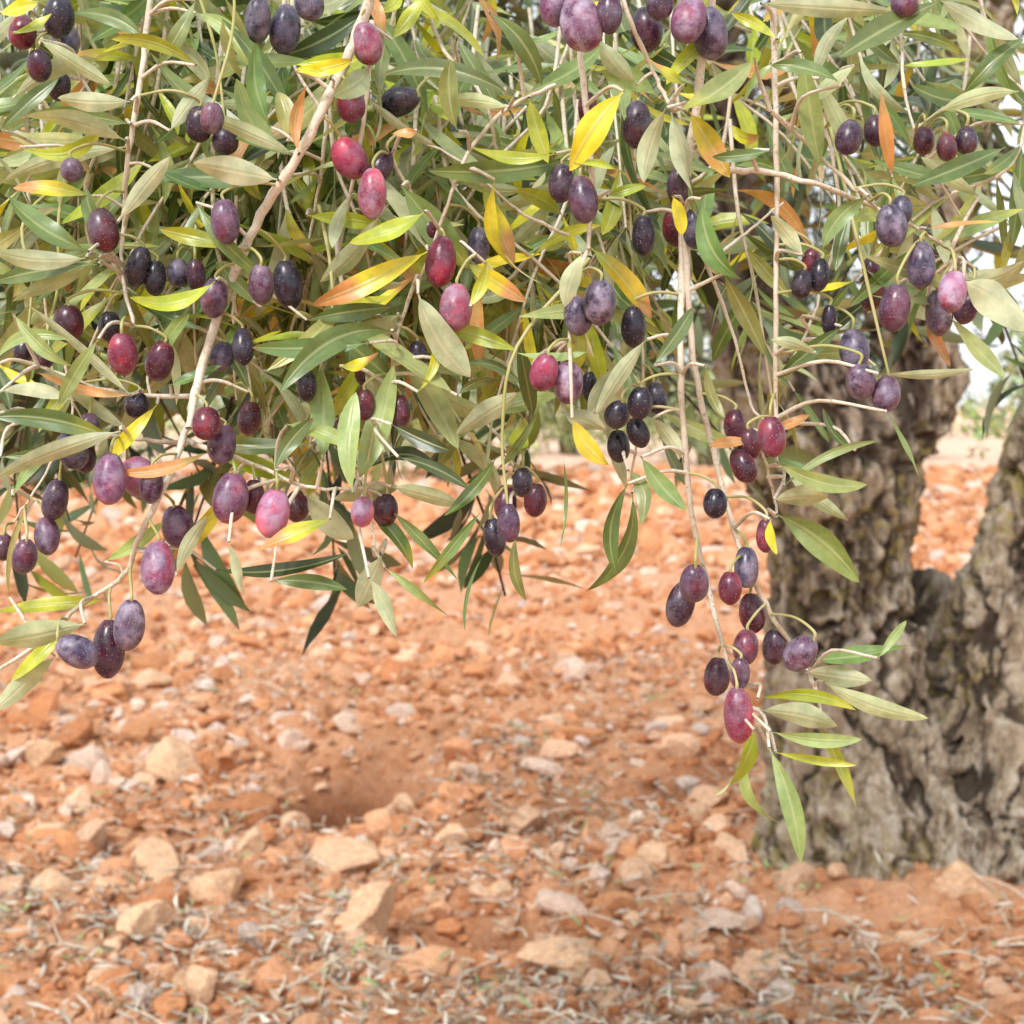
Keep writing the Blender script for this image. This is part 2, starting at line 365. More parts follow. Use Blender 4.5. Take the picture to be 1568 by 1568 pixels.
n=700; cl=rng.integers(0,90,n); cx,cy=scatter(90,3.0,8)
xx=cx[cl]+rng.normal(0,.03,n); yy=cy[cl]+rng.normal(0,.03,n)
a=rng.uniform(0,6.28,n); d=np.stack([np.cos(a),np.sin(a),rng.uniform(.1,.8,n)],-1)
V,F,C,T=leaves(np.stack([xx,yy,gh(xx,yy)+.022],-1),d,np.tile([0,0,1.],(n,1)),rng.uniform(.015,.035,n),rng.uniform(.005,.010,n),np.full(n,.1),['L']*n,na=5,nc=3)
mkmesh('ground_weeds',V,F,M_leaf2,True,{'lcol':('FLOAT_COLOR',C*np.array([.9,1.0,.9])),'lts':('FLOAT_VECTOR',T)})

# ---------------- tree trunk
DT=3.95
tree=empty('olive_tree')
def stem(ctl,seg=20,sub=6):
    c=np.array([[*P(u,v,DT),r*K*DT] for (u,v,r,*_ ) in ctl]); 
    for k,t in enumerate(ctl): c[k,1]+=(t[3] if len(t)>3 else 0)
    q=np.vstack([2*c[0]-c[1],c,2*c[-1]-c[-2]]); out=[]
    for i in range(1,len(q)-2):
        for k in range(sub):
            t=k/sub; a,b,cc,e=q[i-1],q[i],q[i+1],q[i+2]
            out.append(.5*((2*b)+(cc-a)*t+(2*a-5*b+4*cc-e)*t*t+(3*b-a-3*cc+e)*t**3))
    out.append(c[-1]); o=np.array(out); pts=o[:,:3]; r=o[:,3]; m=len(pts)
    tg=nrm(np.gradient(pts,axis=0)); A=nrm(np.cross(tg,np.array([.1,1,.05]))); B=np.cross(tg,A)
    th=np.linspace(0,2*np.pi,seg,endpoint=False)
    V=(pts[:,None,:]+r[:,None,None]*(A[:,None,:]*np.cos(th)[None,:,None]+B[:,None,:]*np.sin(th)[None,:,None])).reshape(-1,3)
    faces=[]
    for i in range(m-1):
        for j in range(seg):
            faces.append([i*seg+j,i*seg+(j+1)%seg,(i+1)*seg+(j+1)%seg,(i+1)*seg+j])
    return V,faces,[list(range(seg))[::-1],[ (m-1)*seg+j for j in range(seg)]]
stems=[
 [(1300,1440,165),(1290,1300,128),(1282,1150,112),(1278,1000,106),(1280,880,106),(1275,760,114),(1245,650,112),(1190,545,90),(1150,430,74),(1125,280,64),(1090,100,52),(1030,-120,40)],
 [(1300,860,80),(1340,740,76),(1395,640,62),(1412,570,56),(1395,480,52),(1430,350,46),(1480,150,40),(1540,-100,34)],
 [(1475,1450,120),(1480,1300,104),(1492,1150,90),(1515,1010,78),(1552,890,72),(1600,760,68),(1640,640,66),(1680,480,58),(1720,200,48),(1790,-80,38)],
 [(1400,1320,100,.05),(1405,1180,84,.06),(1418,1060,60,.09),(1430,960,46,.13),(1437,900,34,.15)],
 [(1165,1450,98,-.05),(1208,1330,84,-.05),(1248,1180,66,-.03),(1270,1050,50)],
 [(1425,1450,60,-.3),(1430,1350,60,-.22),(1410,1230,50,-.16),(1380,1090,42,-.12),(1362,950,34,-.12)],
 [(1330,1450,60,-.28),(1320,1340,55,-.2),(1330,1200,46,-.15),(1320,1000,40,-.12),(1335,900,28,-.1)],
 [(1550,1460,90,-.15),(1530,1340,78,-.12),(1510,1200,64,-.1),(1508,1060,50,-.09)],
 [(1640,1460,80),(1600,1350,70),(1560,1220,60)],
 [(1060,1470,45,.0),(1135,1412,52,.0),(1205,1310,52,0)],
 [(1215,980,36,-.1),(1228,900,42,-.1),(1222,800,36,-.1)],
 [(1260,1120,34,-.13),(1262,1040,40,-.13),(1275,950,30,-.11)],
 [(1330,1010,36,-.09),(1350,940,44,-.07),(1335,830,45,-.07),(1360,730,40,-.04)],
]
AV=[];AF=[];nb=0
for s_ in stems:
    V,f,caps=stem(s_); AV+=V.tolist(); AF+=[[a+nb for a in g] for g in f+caps]; nb+=len(V)
me=bpy.data.meshes.new('t'); me.from_pydata(AV,[],AF); me.update()
to=bpy.data.objects.new('t',me); bpy.context.scene.collection.objects.link(to)
rm=to.modifiers.new('r','REMESH'); rm.mode='VOXEL'; rm.voxel_size=.010
sm=to.modifiers.new('s','SMOOTH'); sm.iterations=3; sm.factor=.6
dg=bpy.context.evaluated_depsgraph_get(); ev=to.evaluated_get(dg).to_mesh()
nv=len(ev.vertices); V=np.zeros(nv*3); ev.vertices.foreach_get('co',V); V=V.reshape(-1,3)
Nn=np.zeros(nv*3); ev.vertices.foreach_get('normal',Nn); Nn=Nn.reshape(-1,3)
F=np.zeros(len(ev.loops),np.int32); ev.loops.foreach_get('vertex_index',F); F=F.reshape(-1,4)
bpy.data.objects.remove(to)
big=fbm(V*np.array([5,5,2.4]),3,101)
warp=V+.05*np.stack([fbm(V*8,2,200),fbm(V*8,2,210),fbm(V*8,2,220)],-1)
rid=1-np.abs(fbm(warp*np.array([13,13,5]),4,120))*1.5
rid2=1-np.abs(fbm(warp*np.array([38,38,17]),3,160))*1.5
blk=fbm(warp*np.array([34,34,18]),3,140)
crk=-np.clip(rid-.58,0,1)*1.9-np.clip(rid2-.62,0,1)*.7
disp=.046*big+.042*crk+.016*blk
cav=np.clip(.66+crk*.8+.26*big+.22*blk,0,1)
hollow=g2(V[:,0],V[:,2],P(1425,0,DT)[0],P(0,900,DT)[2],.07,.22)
shade=np.clip(np.clip((V[:,2]-1.30)/.35,0,1)*np.clip((1.22-V[:,0])/.2,0,1)*.75+.75*hollow*(V[:,1]>3.9),0,.85)  # shade on upper left stem and in hollow, painted by darkening the bark
V=V+Nn*disp[:,None]
trunk=mkmesh('trunk',V,F,M_bark,True,{'cav':('FLOAT',cav),'shade':('FLOAT',shade)}); trunk.parent=tree
lt=Tubes()
def PP(x,y,z): return np.array([x,y,z],float)
limbs=[([PP(.6,3.9,2.55),PP(.45,3.3,2.75),PP(.2,2.4,2.6),PP(.05,1.6,2.25),PP(-.12,1.05,1.85),PP(-.09,.85,1.6)],.045,.008),
 ([PP(.2,2.4,2.6),PP(-.5,2.0,2.4),PP(-.9,1.5,2.1),PP(-.5,1.0,1.8)],.028,.007),
 ([PP(1.75,3.9,2.6),PP(1.5,3.0,2.7),PP(1.0,2.0,2.4),PP(.5,1.2,1.95),PP(.2,.9,1.65)],.04,.008),
 ([PP(1.0,2.0,2.4),PP(.9,1.4,2.1),PP(.5,1.0,1.75)],.02,.006),
 ([PP(.6,3.9,2.55),PP(0,4.3,3.0),PP(-.8,4.2,3.1),PP(-1.5,3.6,2.7)],.05,.01),
 ([PP(1.75,3.9,2.6),PP(2.2,4.4,3.0),PP(2.9,4.5,2.9)],.05,.012),
 ([PP(1.7,4.0,2.5),PP(1.4,5.0,3.1),PP(.8,5.9,3.0)],.04,.012),
 ([PP(.85,3.9,2.0),PP(.6,3.4,2.1),PP(.2,3.1,2.0),PP(-.4,2.8,1.75)],.022,.006),
 ([PP(1.5,3.9,2.0),PP(1.35,3.3,2.0),PP(1.1,2.8,1.8)],.02,.005),
 ([PP(.8,3.95,1.9),PP(.95,4.2,2.2),PP(1.15,4.5,2.6)],.03,.01),
 ([PP(1.5,3.95,1.9),PP(1.2,4.3,2.3),PP(.9,4.6,2.7)],.03,.01),
]
for c,r0,r1 in limbs: lt.add(c,r0,r1,8,6,.004)
rear=Acc()
def clumps(acc,tub,n,zone,leaf=(.045,.08),per=40,na=4,nc=3,wr=(.15,.23),pc=(.42,.18,.2,.13,.07)):
    B=[];D=[];Nv=[];Ls=[];Cn=[]
    k=0;tries=0
    while k<n and tries<n*30:
        tries+=1
        c=zone()
        if c is None: continue
        k+=1
        tl=rng.uniform(.18,.4)*(leaf[1]/.08); td=nrm(np.array([rng.normal(0,.55),rng.normal(0,.55),-1.0+rng.normal(0,.35)]))
        pts=[c]; dd=td.copy()
        for j in range(4):
            dd=nrm(dd+np.array([rng.normal(0,.15),rng.normal(0,.15),-.12])); pts.append(pts[-1]+dd*tl/4)
        pts=np.array(pts)
        if tub is not None: tub.add(pts,.0024,.001,4,1)
        m=per
        tt=np.sort(rng.random(m)); idx=np.minimum((tt*4).astype(int),3); fr=tt*4-idx
        bp=pts[idx]*(1-fr[:,None])+pts[idx+1]*fr[:,None]
        ax=nrm(pts[-1]-pts[0]); rd=rng.normal(0,1,(m,3)); rd=nrm(rd-ax*(rd@ax)[:,None])
        th=rng.uniform(.5,1.3,m)[:,None]
        D.append(ax*np.cos(th)+rd*np.sin(th)+rng.normal(0,.1,(m,3))); B.append(bp+rng.normal(0,.006,(m,3)))
        Nv.append(np.array([0,-.35,.6])+rng.normal(0,.9,(m,3))); Ls.append(rng.uniform(*leaf,m))
        Cn+=list(rng.choice(['G','D','L','OL','YG'],m,p=pc))
    B=np.concatenate(B);D=np.concatenate(D);Nv=np.concatenate(Nv);Ls=np.concatenate(Ls)
    acc.add(*leaves(B,D,Nv,Ls,Ls*rng.uniform(*wr,len(Ls)),rng.normal(0,.08,len(Ls)),Cn[:len(B)],na=na,nc=nc))
def zrear():
    d=rng.normal(0,1,3); d=d/np.linalg.norm(d)*rng.random()**(1/2.2)
    c=np.array([.45,3.4,2.4])+d*np.array([2.5,2.1,1.1])
    if c[2]<1.66 or c[1]<1.45: return None
    if vnoise(c[None]*1.6,91)[0]<-.15: return None
    xr=c[0]/c[1]
    if .11<xr<.27 and c[1]<3.9: return None
    if xr>.27 and rng.random()<.93: return None
    return c
clumps(rear,lt,290,zrear,(.05,.085),40,pc=(.38,.42,.10,.07,.03))
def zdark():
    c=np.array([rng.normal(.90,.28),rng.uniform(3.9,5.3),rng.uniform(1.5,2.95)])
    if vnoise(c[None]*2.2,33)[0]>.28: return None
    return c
clumps(rear,lt,130,zdark,(.05,.085),44,pc=(.04,.94,.01,.01,.0))  # leaves coloured dark to stand for the shaded crown interior
def zmid():
    y=rng.uniform(1.15,2.0); u=rng.uniform(-100,1700)
    if 1040<u<1320: return None
    if u>1380 and rng.random()<.82: return None
    vl=np.interp(u,[0,200,400,600,800,1000,1100,1250,1400,1568],[480,470,430,420,380,300,120,100,160,110])
    v=rng.uniform(-200,vl)
    return P(u,v,y)
clumps(rear,lt,115,zmid,(.05,.08),32,na=6,nc=3,pc=(.42,.28,.14,.10,.06))
o=rear.build('canopy_leaves',M_leaf2,.72); o.parent=tree  # leaf colours dimmed to paint in shade inside the canopy
o=lt.build('limbs',M_bark); o.parent=tree

# ---------------- hanging fruiting branches
br=empty('olive_branch')
tw=Tubes(); fol=Acc(); ped=Tubes()
S8=K*.8
hero=[
 ([(590,-90),(562,10),(530,90),(495,165),(455,240),(400,330),(350,440),(312,550),(288,655)],8.4,6.2,.750),
 ([(288,650),(255,740),(215,820),(190,880),(120,930),(60,985),(-60,1060)],5.4,2.4,.760),
 ([(286,675),(330,690),(400,715),(470,745),(560,748)],4.6,2.2,.775),
 ([(295,607),(200,605),(140,590),(60,560)],4,2,.77),
 ([(285,680),(235,675),(160,665),(60,640)],4,2,.77),
 ([(240,-80),(215,120),(195,250),(190,330),(188,420),(205,500)],4.8,2.6,.78),
 ([(895,-80),(890,90),(905,230),(902,370),(880,430),(872,520)],5.2,2.6,.77),
 ([(1183,-90),(1186,100),(1190,300),(1188,450),(1188,640)],5,3.4,.78),
 ([(1100,-90),(1072,120),(1048,300),(1043,450),(1044,600),(1058,780),(1085,900),(1110,1000),(1140,1080)],6.6,3.2,.775),
 ([(1045,330),(1062,550),(1092,690),(1130,830),(1180,940),(1235,1020),(1255,1080)],5.4,2.8,.785),
 ([(1065,225),(1110,258),(1170,263),(1240,280),(1345,320),(1420,360),(1490,410)],5.6,2.4,.77),
 ([(1180,170),(1240,225),(1300,280),(1345,320)],3.8,2.4,.775),
 ([(1100,390),(1150,350),(1200,310)],2.6,2,.83),
 ([(640,-80),(670,60),(740,150),(760,230)],4,2.4,.83),
 ([(500,180),(490,280),(470,380)],3.4,2,.80),
 ([(362,300),(358,480),(360,610)],2.8,2,.83),
 ([(300,330),(297,450),(300,560)],2.4,2,.84),
 ([(640,420),(612,500),(600,560),(575,650)],3.4,2,.77),
 ([(870,360),(790,320),(710,250),(640,215)],2.8,2,.82),
 ([(850,130),(780,165),(720,230),(680,330),(640,440)],3.6,2.2,.775),
 ([(930,-60),(960,20),(1000,110),(1030,170)],4.2,2.6,.76),
 ([(600,240),(650,330),(720,380),(770,430)],2.8,2,.78),
 ([(1080,400),(1120,500),(1150,620),(1180,650)],3,2,.81),
 ([(720,620),(770,680),(800,750)],2.4,1.8,.83),
 ([(1260,170),(1285,320),(1250,470),(1210,560)],2.8,2,.83),
 ([(1400,-80),(1380,60),(1400,200),(1470,330)],3,2,.85),
 ([(90,-80),(100,60),(150,180),(130,300),(140,400)],3.4,2.2,.81),
 ([(500,640),(560,760),(575,850)],2.4,1.8,.83),
 ([(980,480),(985,600),(965,740)],2.4,1.8,.83),
 ([(1160,660),(1185,760),(1190,790)],2.4,1.8,.79),
 ([(1150,1090),(1175,1140),(1185,1160)],2.4,1.8,.79),
 ([(100,560),(110,640),(60,740),(20,800)],2.4,1.6,.80),
]
samples=[]
for pts,r0,r1,yy in hero:
    q=[P(u,v,yy+.012*math.sin(k*1.7+u*.01)) for k,(u,v) in enumerate(pts)]
    samples.append(tw.add(q,r0*S8,r1*S8,9,6,.0003))
SP=np.concatenate(samples)
HL="""455 240 230 80 44 G;425 275 295 250 42 S;440 268 230 270 38 G;432 235 362 120 40 L;415 195 392 65 30 G;440 215 425 140 30 OL;450 235 300 170 28 L;458 235 470 130 20 O
790 150 580 118 32 G;780 165 665 160 24 L;870 245 655 262 38 G;850 235 720 225 22 YG;955 140 872 262 46 Y;975 130 918 60 32 L;1010 150 920 108 40 L
1155 90 1045 168 40 L;1020 165 985 280 34 L;1028 172 1068 332 46 S;1055 170 1118 272 38 YO;1228 80 1255 252 38 L;1255 120 1315 235 28 L;1442 0 1285 88 42 G
1165 5 1372 18 32 S;1500 155 1395 130 28 G;1348 135 1366 265 22 O;1440 0 1560 60 36 S;1540 225 1395 285 32 G;1475 430 1580 505 64 S;1465 420 1580 425 46 S
1455 485 1540 578 28 L;1418 490 1455 562 24 O;1345 572 1492 565 16 S;1358 630 1408 732 16 L;615 285 720 412 50 L;738 285 788 405 36 YO;758 275 832 435 32 YO
580 330 490 432 40 L;655 385 475 468 38 YO;650 325 535 372 34 YG;712 402 806 462 30 YO;736 430 735 568 24 O;905 380 998 490 40 YO;892 388 865 470 30 S
985 325 1032 432 30 G;1075 305 1136 428 38 G;1108 420 1172 546 32 OL;640 450 720 578 54 S;612 480 530 508 42 S;602 508 428 602 40 G;565 525 385 532 32 G
612 538 702 688 42 L;605 550 550 732 44 L;495 705 492 562 40 L;540 755 545 600 36 L;600 650 690 690 26 D;560 720 670 715 28 D;320 688 460 742 32 YG
478 678 325 676 30 G;358 738 243 868 28 YO;322 690 180 722 22 O;468 758 542 825 42 S;505 765 612 745 38 S;600 745 702 772 34 L;330 872 532 848 24 D
415 890 532 903 24 G;585 850 548 930 38 S;565 885 608 976 26 L;590 870 686 942 16 L;568 785 632 872 30 G;600 782 702 890 22 G;735 785 648 893 18 G
505 795 395 843 30 YO;162 918 -10 938 26 YG;130 955 -15 985 46 S;105 955 15 1045 26 YG;85 1005 -10 1090 32 L;-20 640 172 672 32 G;200 605 38 465 24 S
200 605 58 570 16 O;185 660 -10 735 32 S;200 660 68 560 24 S;132 395 -10 385 32 S;150 405 -10 432 32 G;150 395 18 462 30 L;135 385 12 300 40 G
140 300 20 288 28 YO;165 362 132 288 28 G;192 225 5 278 30 S;192 215 38 178 38 S;200 155 88 150 30 S;200 190 60 170 28 L;362 380 245 352 28 YG
330 430 198 455 28 YG;800 598 698 665 38 S;865 602 715 640 38 L;862 632 928 658 34 S;876 640 932 712 30 Y;882 575 882 490 30 YG;990 520 912 635 28 L
1000 640 1045 702 26 S;982 700 1052 782 30 L;968 755 898 905 30 G;962 740 945 880 26 G;962 720 982 805 26 L;1190 708 1328 742 28 L;1185 765 1268 762 40 S;1190 788 1316 892 48 L
1180 700 1248 722 20 G;1200 745 1345 675 14 L;1205 722 1300 798 24 L;1150 676 1088 682 20 O;1180 660 1240 635 18 O;1242 1010 1392 988 32 G;1235 1028 1335 1042 36 S;1262 1045 1422 1100 30 L
1160 1070 1312 1088 20 YG;1165 1088 1282 1112 40 S;1180 1120 1320 1132 22 L;1188 1152 1312 1172 14 YG;1155 1118 1094 1218 38 YG;1152 1128 1198 1262 18 L;1178 1145 1226 1322 30 L
1255 1110 1312 1240 26 YG;1345 1008 1388 950 14 L;600 60 655 -10 28 YG;1190 60 1120 20 20 YG;700 560 800 590 16 G;1080 560 1110 640 20 OL;700 605 770 580 18 G
1000 560 1062 470 24 G;900 640 955 560 24 S;820 640 760 720 20 G;760 700 680 790 22 G;790 820 806 920 18 OL;740 850 712 968 6 G;862 700 858 838 6 G;1250 540 1180 520 20 L
1290 500 1190 580 26 G;1340 560 1220 560 20 L;1310 690 1260 625 22 G;1480 430 1568 400 28 S;1440 370 1568 320 26 L;1420 350 1530 340 14 O;1400 380 1300 470 24 G;1560 140 1440 170 24 L
1568 190 1450 170 20 G;1470 150 1568 60 30 G;1380 100 1490 90 18 YG;1290 130 1180 100 28 G;1100 40 1020 130 26 YG;1180 230 1090 240 20 G;700 60 760 160 28 G;750 20 830 130 32 G
810 150 840 250 28 YG;560 480 640 420 24 YO;400 470 330 400 24 G;470 490 600 470 28 G;300 310 410 430 26 G;260 200 320 120 28 S;60 60 170 130 30 S;20 150 150 90 30 L
30 225 160 190 26 YG;100 20 220 60 28 G;300 20 380 100 28 L;450 100 560 85 22 YG;300 0 240 100 26 L;700 200 690 90 32 OL;180 340 260 240 28 S;240 260 340 300 24 G
150 520 90 620 24 L;20 480 110 560 24 L;0 600 120 615 26 S;240 620 160 720 24 Y;380 600 330 520 22 G;260 590 340 560 22 G;420 720 480 640 26 G;240 560 290 480 26 L;0 200 90 120 26 G
-10 560 110 520 22 L;0 700 130 690 20 G;20 760 95 670 22 L;15 915 45 770 10 OL;440 650 560 690 26 L;610 700 720 750 20 D;160 860 250 800 22 L;270 880 320 790 24 S;350 830 372 910 16 L
455 110 540 92 24 Y;505 120 455 105 16 Y;590 60 560 -20 22 O;640 200 600 205 20 O;880 250 960 270 22 YG;930 300 990 285 18 YG;1030 300 1045 360 26 Y;1050 130 990 90 20 YO;470 330 590 345 26 YG;520 560 580 540 22 YO;640 600 665 500 16 Y;300 100 170 60 22 YG;0 20 60 5 26 Y;20 50 80 20 20 YG;1180 795 1190 850 16 Y;720 470 745 400 22 YG;1310 100 1240 160 24 S;1230 390 1180 330 26 S;1330 300 1260 380 30 L;1500 300 1410 240 26 L"""
B=[];D=[];Nv=[];Ls=[];Ws=[];Bw=[];Ct=[];Sb=[]
for it in HL.replace('\n',';').split(';'):
    a=it.split()
    if len(a)<6: continue
    u0,v0,u1,v1,w=map(float,a[:5]); ty=a[5]
    y0=.755+rng.uniform(-.03,.03)
    p0=P(u0,v0,y0); L2=np.linalg.norm(P(u1,v1,y0)-p0); p1=P(u1,v1,y0+rng.normal(0,.2)*L2)
    B.append(p0);D.append(p1-p0);Ls.append(np.linalg.norm(p1-p0));Ws.append(w*S8*.92)
    face=1.0 if ty=='S' else -1.0
    if ty=='L' and rng.random()<.4: face=1.0
    Nv.append(np.array([rng.normal(0,.35),face,rng.uniform(-.2,.8)]))
    Bw.append(rng.normal(0,.08)); Sb.append(rng.normal(0,.08)); Ct.append(ty)
fol.add(*leaves(B,D,Nv,Ls,Ws,Bw,Ct,sidebow=np.array(Sb),na=18,nc=7,fold=.28,twist=rng.normal(0,.9,len(B))))
HLB=np.array(B)
for b0 in HLB:
    dist=np.linalg.norm((SP-b0)*np.array([1,.5,1]),axis=1); j=int(np.argmin(dist)); dd=np.linalg.norm(SP[j]-b0)
    if .004<dd<.075:
        mid=(SP[j]+b0)/2+np.array([rng.normal(0,.1),rng.normal(0,.1),.12])*dd
        tw.add([SP[j],mid,b0],.0009 if dd<.02 else .0013,.0008,6,4)
OL="""90 25 45 66 5 K;35 50 40 50 0 R;100 65 44 60 10 B;395 30 42 72 0 B;437 45 48 80 0 B;474 6 44 50 0 B;562 66 48 64 -12 RM;537 160 44 54 -10 R;612 155 46 66 70 K;535 242 50 66 -38 RM
570 295 43 76 4 RM;583 255 36 56 20 PD;305 190 40 56 0 PD;345 215 40 46 0 PD;325 180 34 46 0 P;345 338 42 66 0 P;158 352 46 68 -15 RD;212 408 38 64 4 K;238 425 34 56 0 K;273 418 36 46 0 B
400 435 38 60 0 P;441 435 45 76 -4 K;328 455 40 60 0 P;168 500 36 50 0 K;188 541 42 62 4 R;245 552 42 64 10 RD;105 495 46 60 10 RD;38 533 34 46 0 K;68 545 32 40 0 PD;110 260 34 36 0 P
340 545 38 46 10 B;372 530 32 58 0 K;316 648 42 50 0 R;382 640 38 56 10 RD;340 680 42 60 0 P;110 690 44 60 -30 B;135 655 34 46 0 P;85 765 38 64 6 PD;72 820 38 58 -8 P
38 852 36 54 8 P;6 838 32 40 0 RD;168 733 46 76 0 MP;213 730 56 64 -35 M;232 742 34 56 0 P;353 762 52 76 8 MP;418 785 47 72 6 M;455 775 42 50 0 RD;388 760 34 54 0 RD
272 806 48 66 -14 P;242 868 48 78 4 MP;198 957 46 76 10 PB;167 992 49 88 4 PD;118 997 46 64 -55 PB;675 400 45 80 2 R;698 470 48 72 4 RM;658 352 36 46 0 RD;733 375 34 58 0 B
590 780 40 50 0 RD;555 783 34 46 0 M;560 570 34 46 0 RD;525 665 34 50 0 RD;612 630 32 52 0 RD;558 620 34 50 0 RD;470 590 30 50 0 K;774 770 36 60 0 RD;779 800 34 58 0 P;820 765 36 54 4 RD
757 822 32 58 -8 K;800 738 32 46 0 K;833 570 42 58 10 RM;870 585 46 64 0 MP;903 592 26 50 0 K;885 483 42 60 0 PB;918 462 48 68 0 PB;945 635 38 46 20 K;980 617 38 50 10 K;1005 610 34 52 -10 K
977 662 34 48 -20 K;947 683 36 52 0 K;893 305 44 70 0 P;860 280 40 60 0 PD;850 8 48 64 0 MP;890 35 60 86 -10 MP;933 20 38 60 0 P;975 190 47 76 0 PD;990 45 50 70 -5 PD
1055 30 52 78 4 MP;1087 50 54 80 -4 PB;1010 5 40 50 0 P;1385 5 40 40 0 P;1035 345 42 66 0 RD;1063 350 36 62 0 B;985 360 36 62 0 K;1040 285 40 60 0 PD;970 500 38 66 0 K
900 165 30 50 0 RD;1242 402 30 46 0 RD;1228 435 32 46 10 K;1255 420 30 52 10 K;1365 345 44 64 -8 PB;1380 322 34 46 0 B;1410 405 42 72 4 PB;1337 448 42 58 20 RD;1370 470 45 70 4 P
1334 410 28 38 0 RD;1458 446 42 62 8 M;1438 478 42 72 0 PB;1480 470 36 54 10 P;1308 535 45 66 -4 B;1318 583 43 56 -10 P;1357 603 42 56 16 P;1270 490 24 50 0 K
1182 668 42 60 -4 R;1147 680 36 50 0 RD;1138 712 38 56 -20 RD;1125 650 34 50 0 RD;1095 770 36 46 0 K;1172 820 28 50 0 R;1063 893 44 60 0 P;1042 925 42 68 16 PD;1118 900 36 50 0 R
1152 938 42 62 0 RD;1143 868 38 64 10 B;1142 990 38 54 0 R;1098 1035 42 62 4 RD;1133 1030 30 50 0 P;1186 990 38 58 0 PD;1226 1000 44 60 40 P;1131 1094 44 82 -2 RM
1300 210 40 56 10 PD;1340 200 36 50 0 PD;1415 215 34 46 0 RD;1450 225 32 46 0 RD;1480 215 34 46 0 PD;300 420 30 50 0 PD;60 100 36 50 0 PD;90 130 36 50 0 K;210 620 36 40 0 K;640 540 28 40 0 K;130 700 34 50 0 PD"""
OC={'K':((.008,.007,.018),.08),'B':((.020,.022,.055),.28),'P':((.050,.014,.045),.24),'PD':((.028,.008,.026),.12),'PB':((.035,.024,.06),.38),'R':((.14,.010,.034),.14),'RD':((.055,.006,.018),.08),'RM':((.22,.020,.06),.30),'M':((.27,.08,.16),.58),'MP':((.12,.03,.09),.46)}
nu,nvv=22,18
def ell():
    V=[];t=np.linspace(0,np.pi,nvv)
    for a in t:
        zc=-np.cos(a); r=np.sin(a)**.92*(1-.06*zc) 
        if a==0 or a==t[-1]: r=0.004
        ztop=zc
        if zc<-.97: ztop=zc-.03
        if zc>.95: ztop=zc-.05
        for k in range(nu):
            b=2*np.pi*k/nu; V.append((r*np.cos(b),r*np.sin(b),ztop))
    F=[[i*nu+j,i*nu+(j+1)%nu,(i+1)*nu+(j+1)%nu,(i+1)*nu+j] for i in range(nvv-1) for j in range(nu)]
    return np.array(V),np.array(F)
EV,EF=ell()
OV=[];OFc=[];OCc=[];OB=[];no=0
def olive(c,w,l,tilt,ty):
    global no
    a=math.radians(tilt+rng.normal(0,4)); b=rng.normal(0,.2)
    zc=nrm(np.array([math.sin(a),math.sin(b)*.8,math.cos(a)*math.cos(b)])); xa=nrm(np.cross(np.array([0,1,0.]),zc)); ya=np.cross(zc,xa)
    wob=1+.035*vnoise(EV*1.3+rng.uniform(0,50),3)
    E=EV*wob[:,None]
    V=c+ (E[:,0:1]*xa+E[:,1:2]*ya)*w/2*rng.uniform(.97,1.03)+E[:,2:3]*zc*l/2
    base,bl=OC[ty]; base=np.array(base)*rng.uniform(.8,1.25)
    n1=fbm(EV*1.1+rng.uniform(0,90),3,4)[:,None]
    alt=base*np.array([2.4,1.1,.7])
    C=base*(1-np.clip(n1,0,1))+alt*np.clip(n1,0,1)
    bb=bl*rng.uniform(.5,1.3)*np.clip(1+.8*fbm(EV*1.4+rng.uniform(0,90),2,8),.12,1.7)
    OV.append(V);OFc.append(EF+no);OCc.append(C);OB.append(bb);no+=len(V)
    return c+zc*l/2
for it in OL.replace('\n',';').split(';'):
    u,v,w,l,tilt,ty=it.split(); u,v,w,l,tilt=map(float,(u,v,w,l,tilt))
    back=ty in('K','RD','PD','B'); y0=.755+(rng.uniform(.0,.05) if back else rng.uniform(-.025,.01))
    c=P(u,v,y0); top=olive(c,w*S8*.97,l*S8*.97,tilt,ty)
    cand=SP[(SP[:,2]>top[2]+.004)]
    dist=np.linalg.norm((cand-top)*np.array([1,.6,.8]),axis=1); j=int(np.argmin(dist))
    at=cand[j]
    if dist[j]<.045:
        h=np.linalg.norm(at-top)
        ped.add([at,at*.45+top*.55+np.array([0,-.003,.15*h]),top+np.array([0,0,.10*h]),top-np.array([0,0,.0012])],.0008,.0009,6,5)
    else:
        L_=rng.uniform(.05,.11); k=np.array([rng.normal(0,.02),rng.uniform(0,.03),L_])
        pts=[top+k*1.6+np.array([rng.normal(0,.02),.03,0]),top+k,top+k*.45+np.array([rng.normal(0,.004),0,0]),top-np.array([0,0,.0012])]
        ped.add(pts,.0012,.0008,6,5)
        m=5; bs=[];ds=[]
        for q_ in range(m):
            t=rng.uniform(.3,1.2); bs.append(top+k*t); ds.append(np.array([rng.normal(0,1),rng.normal(.3,.4),rng.normal(0,.5)]))
        Ls=rng.uniform(.035,.065,m)
        fol.add(*leaves(bs,ds,np.array([0,-.8,.6])+rng.normal(0,.5,(m,3)),Ls,Ls*rng.uniform(.16,.22,m),rng.normal(0,.08,m),list(rng.choice(['G','L','YG','OL'],m)),na=10,nc=5))
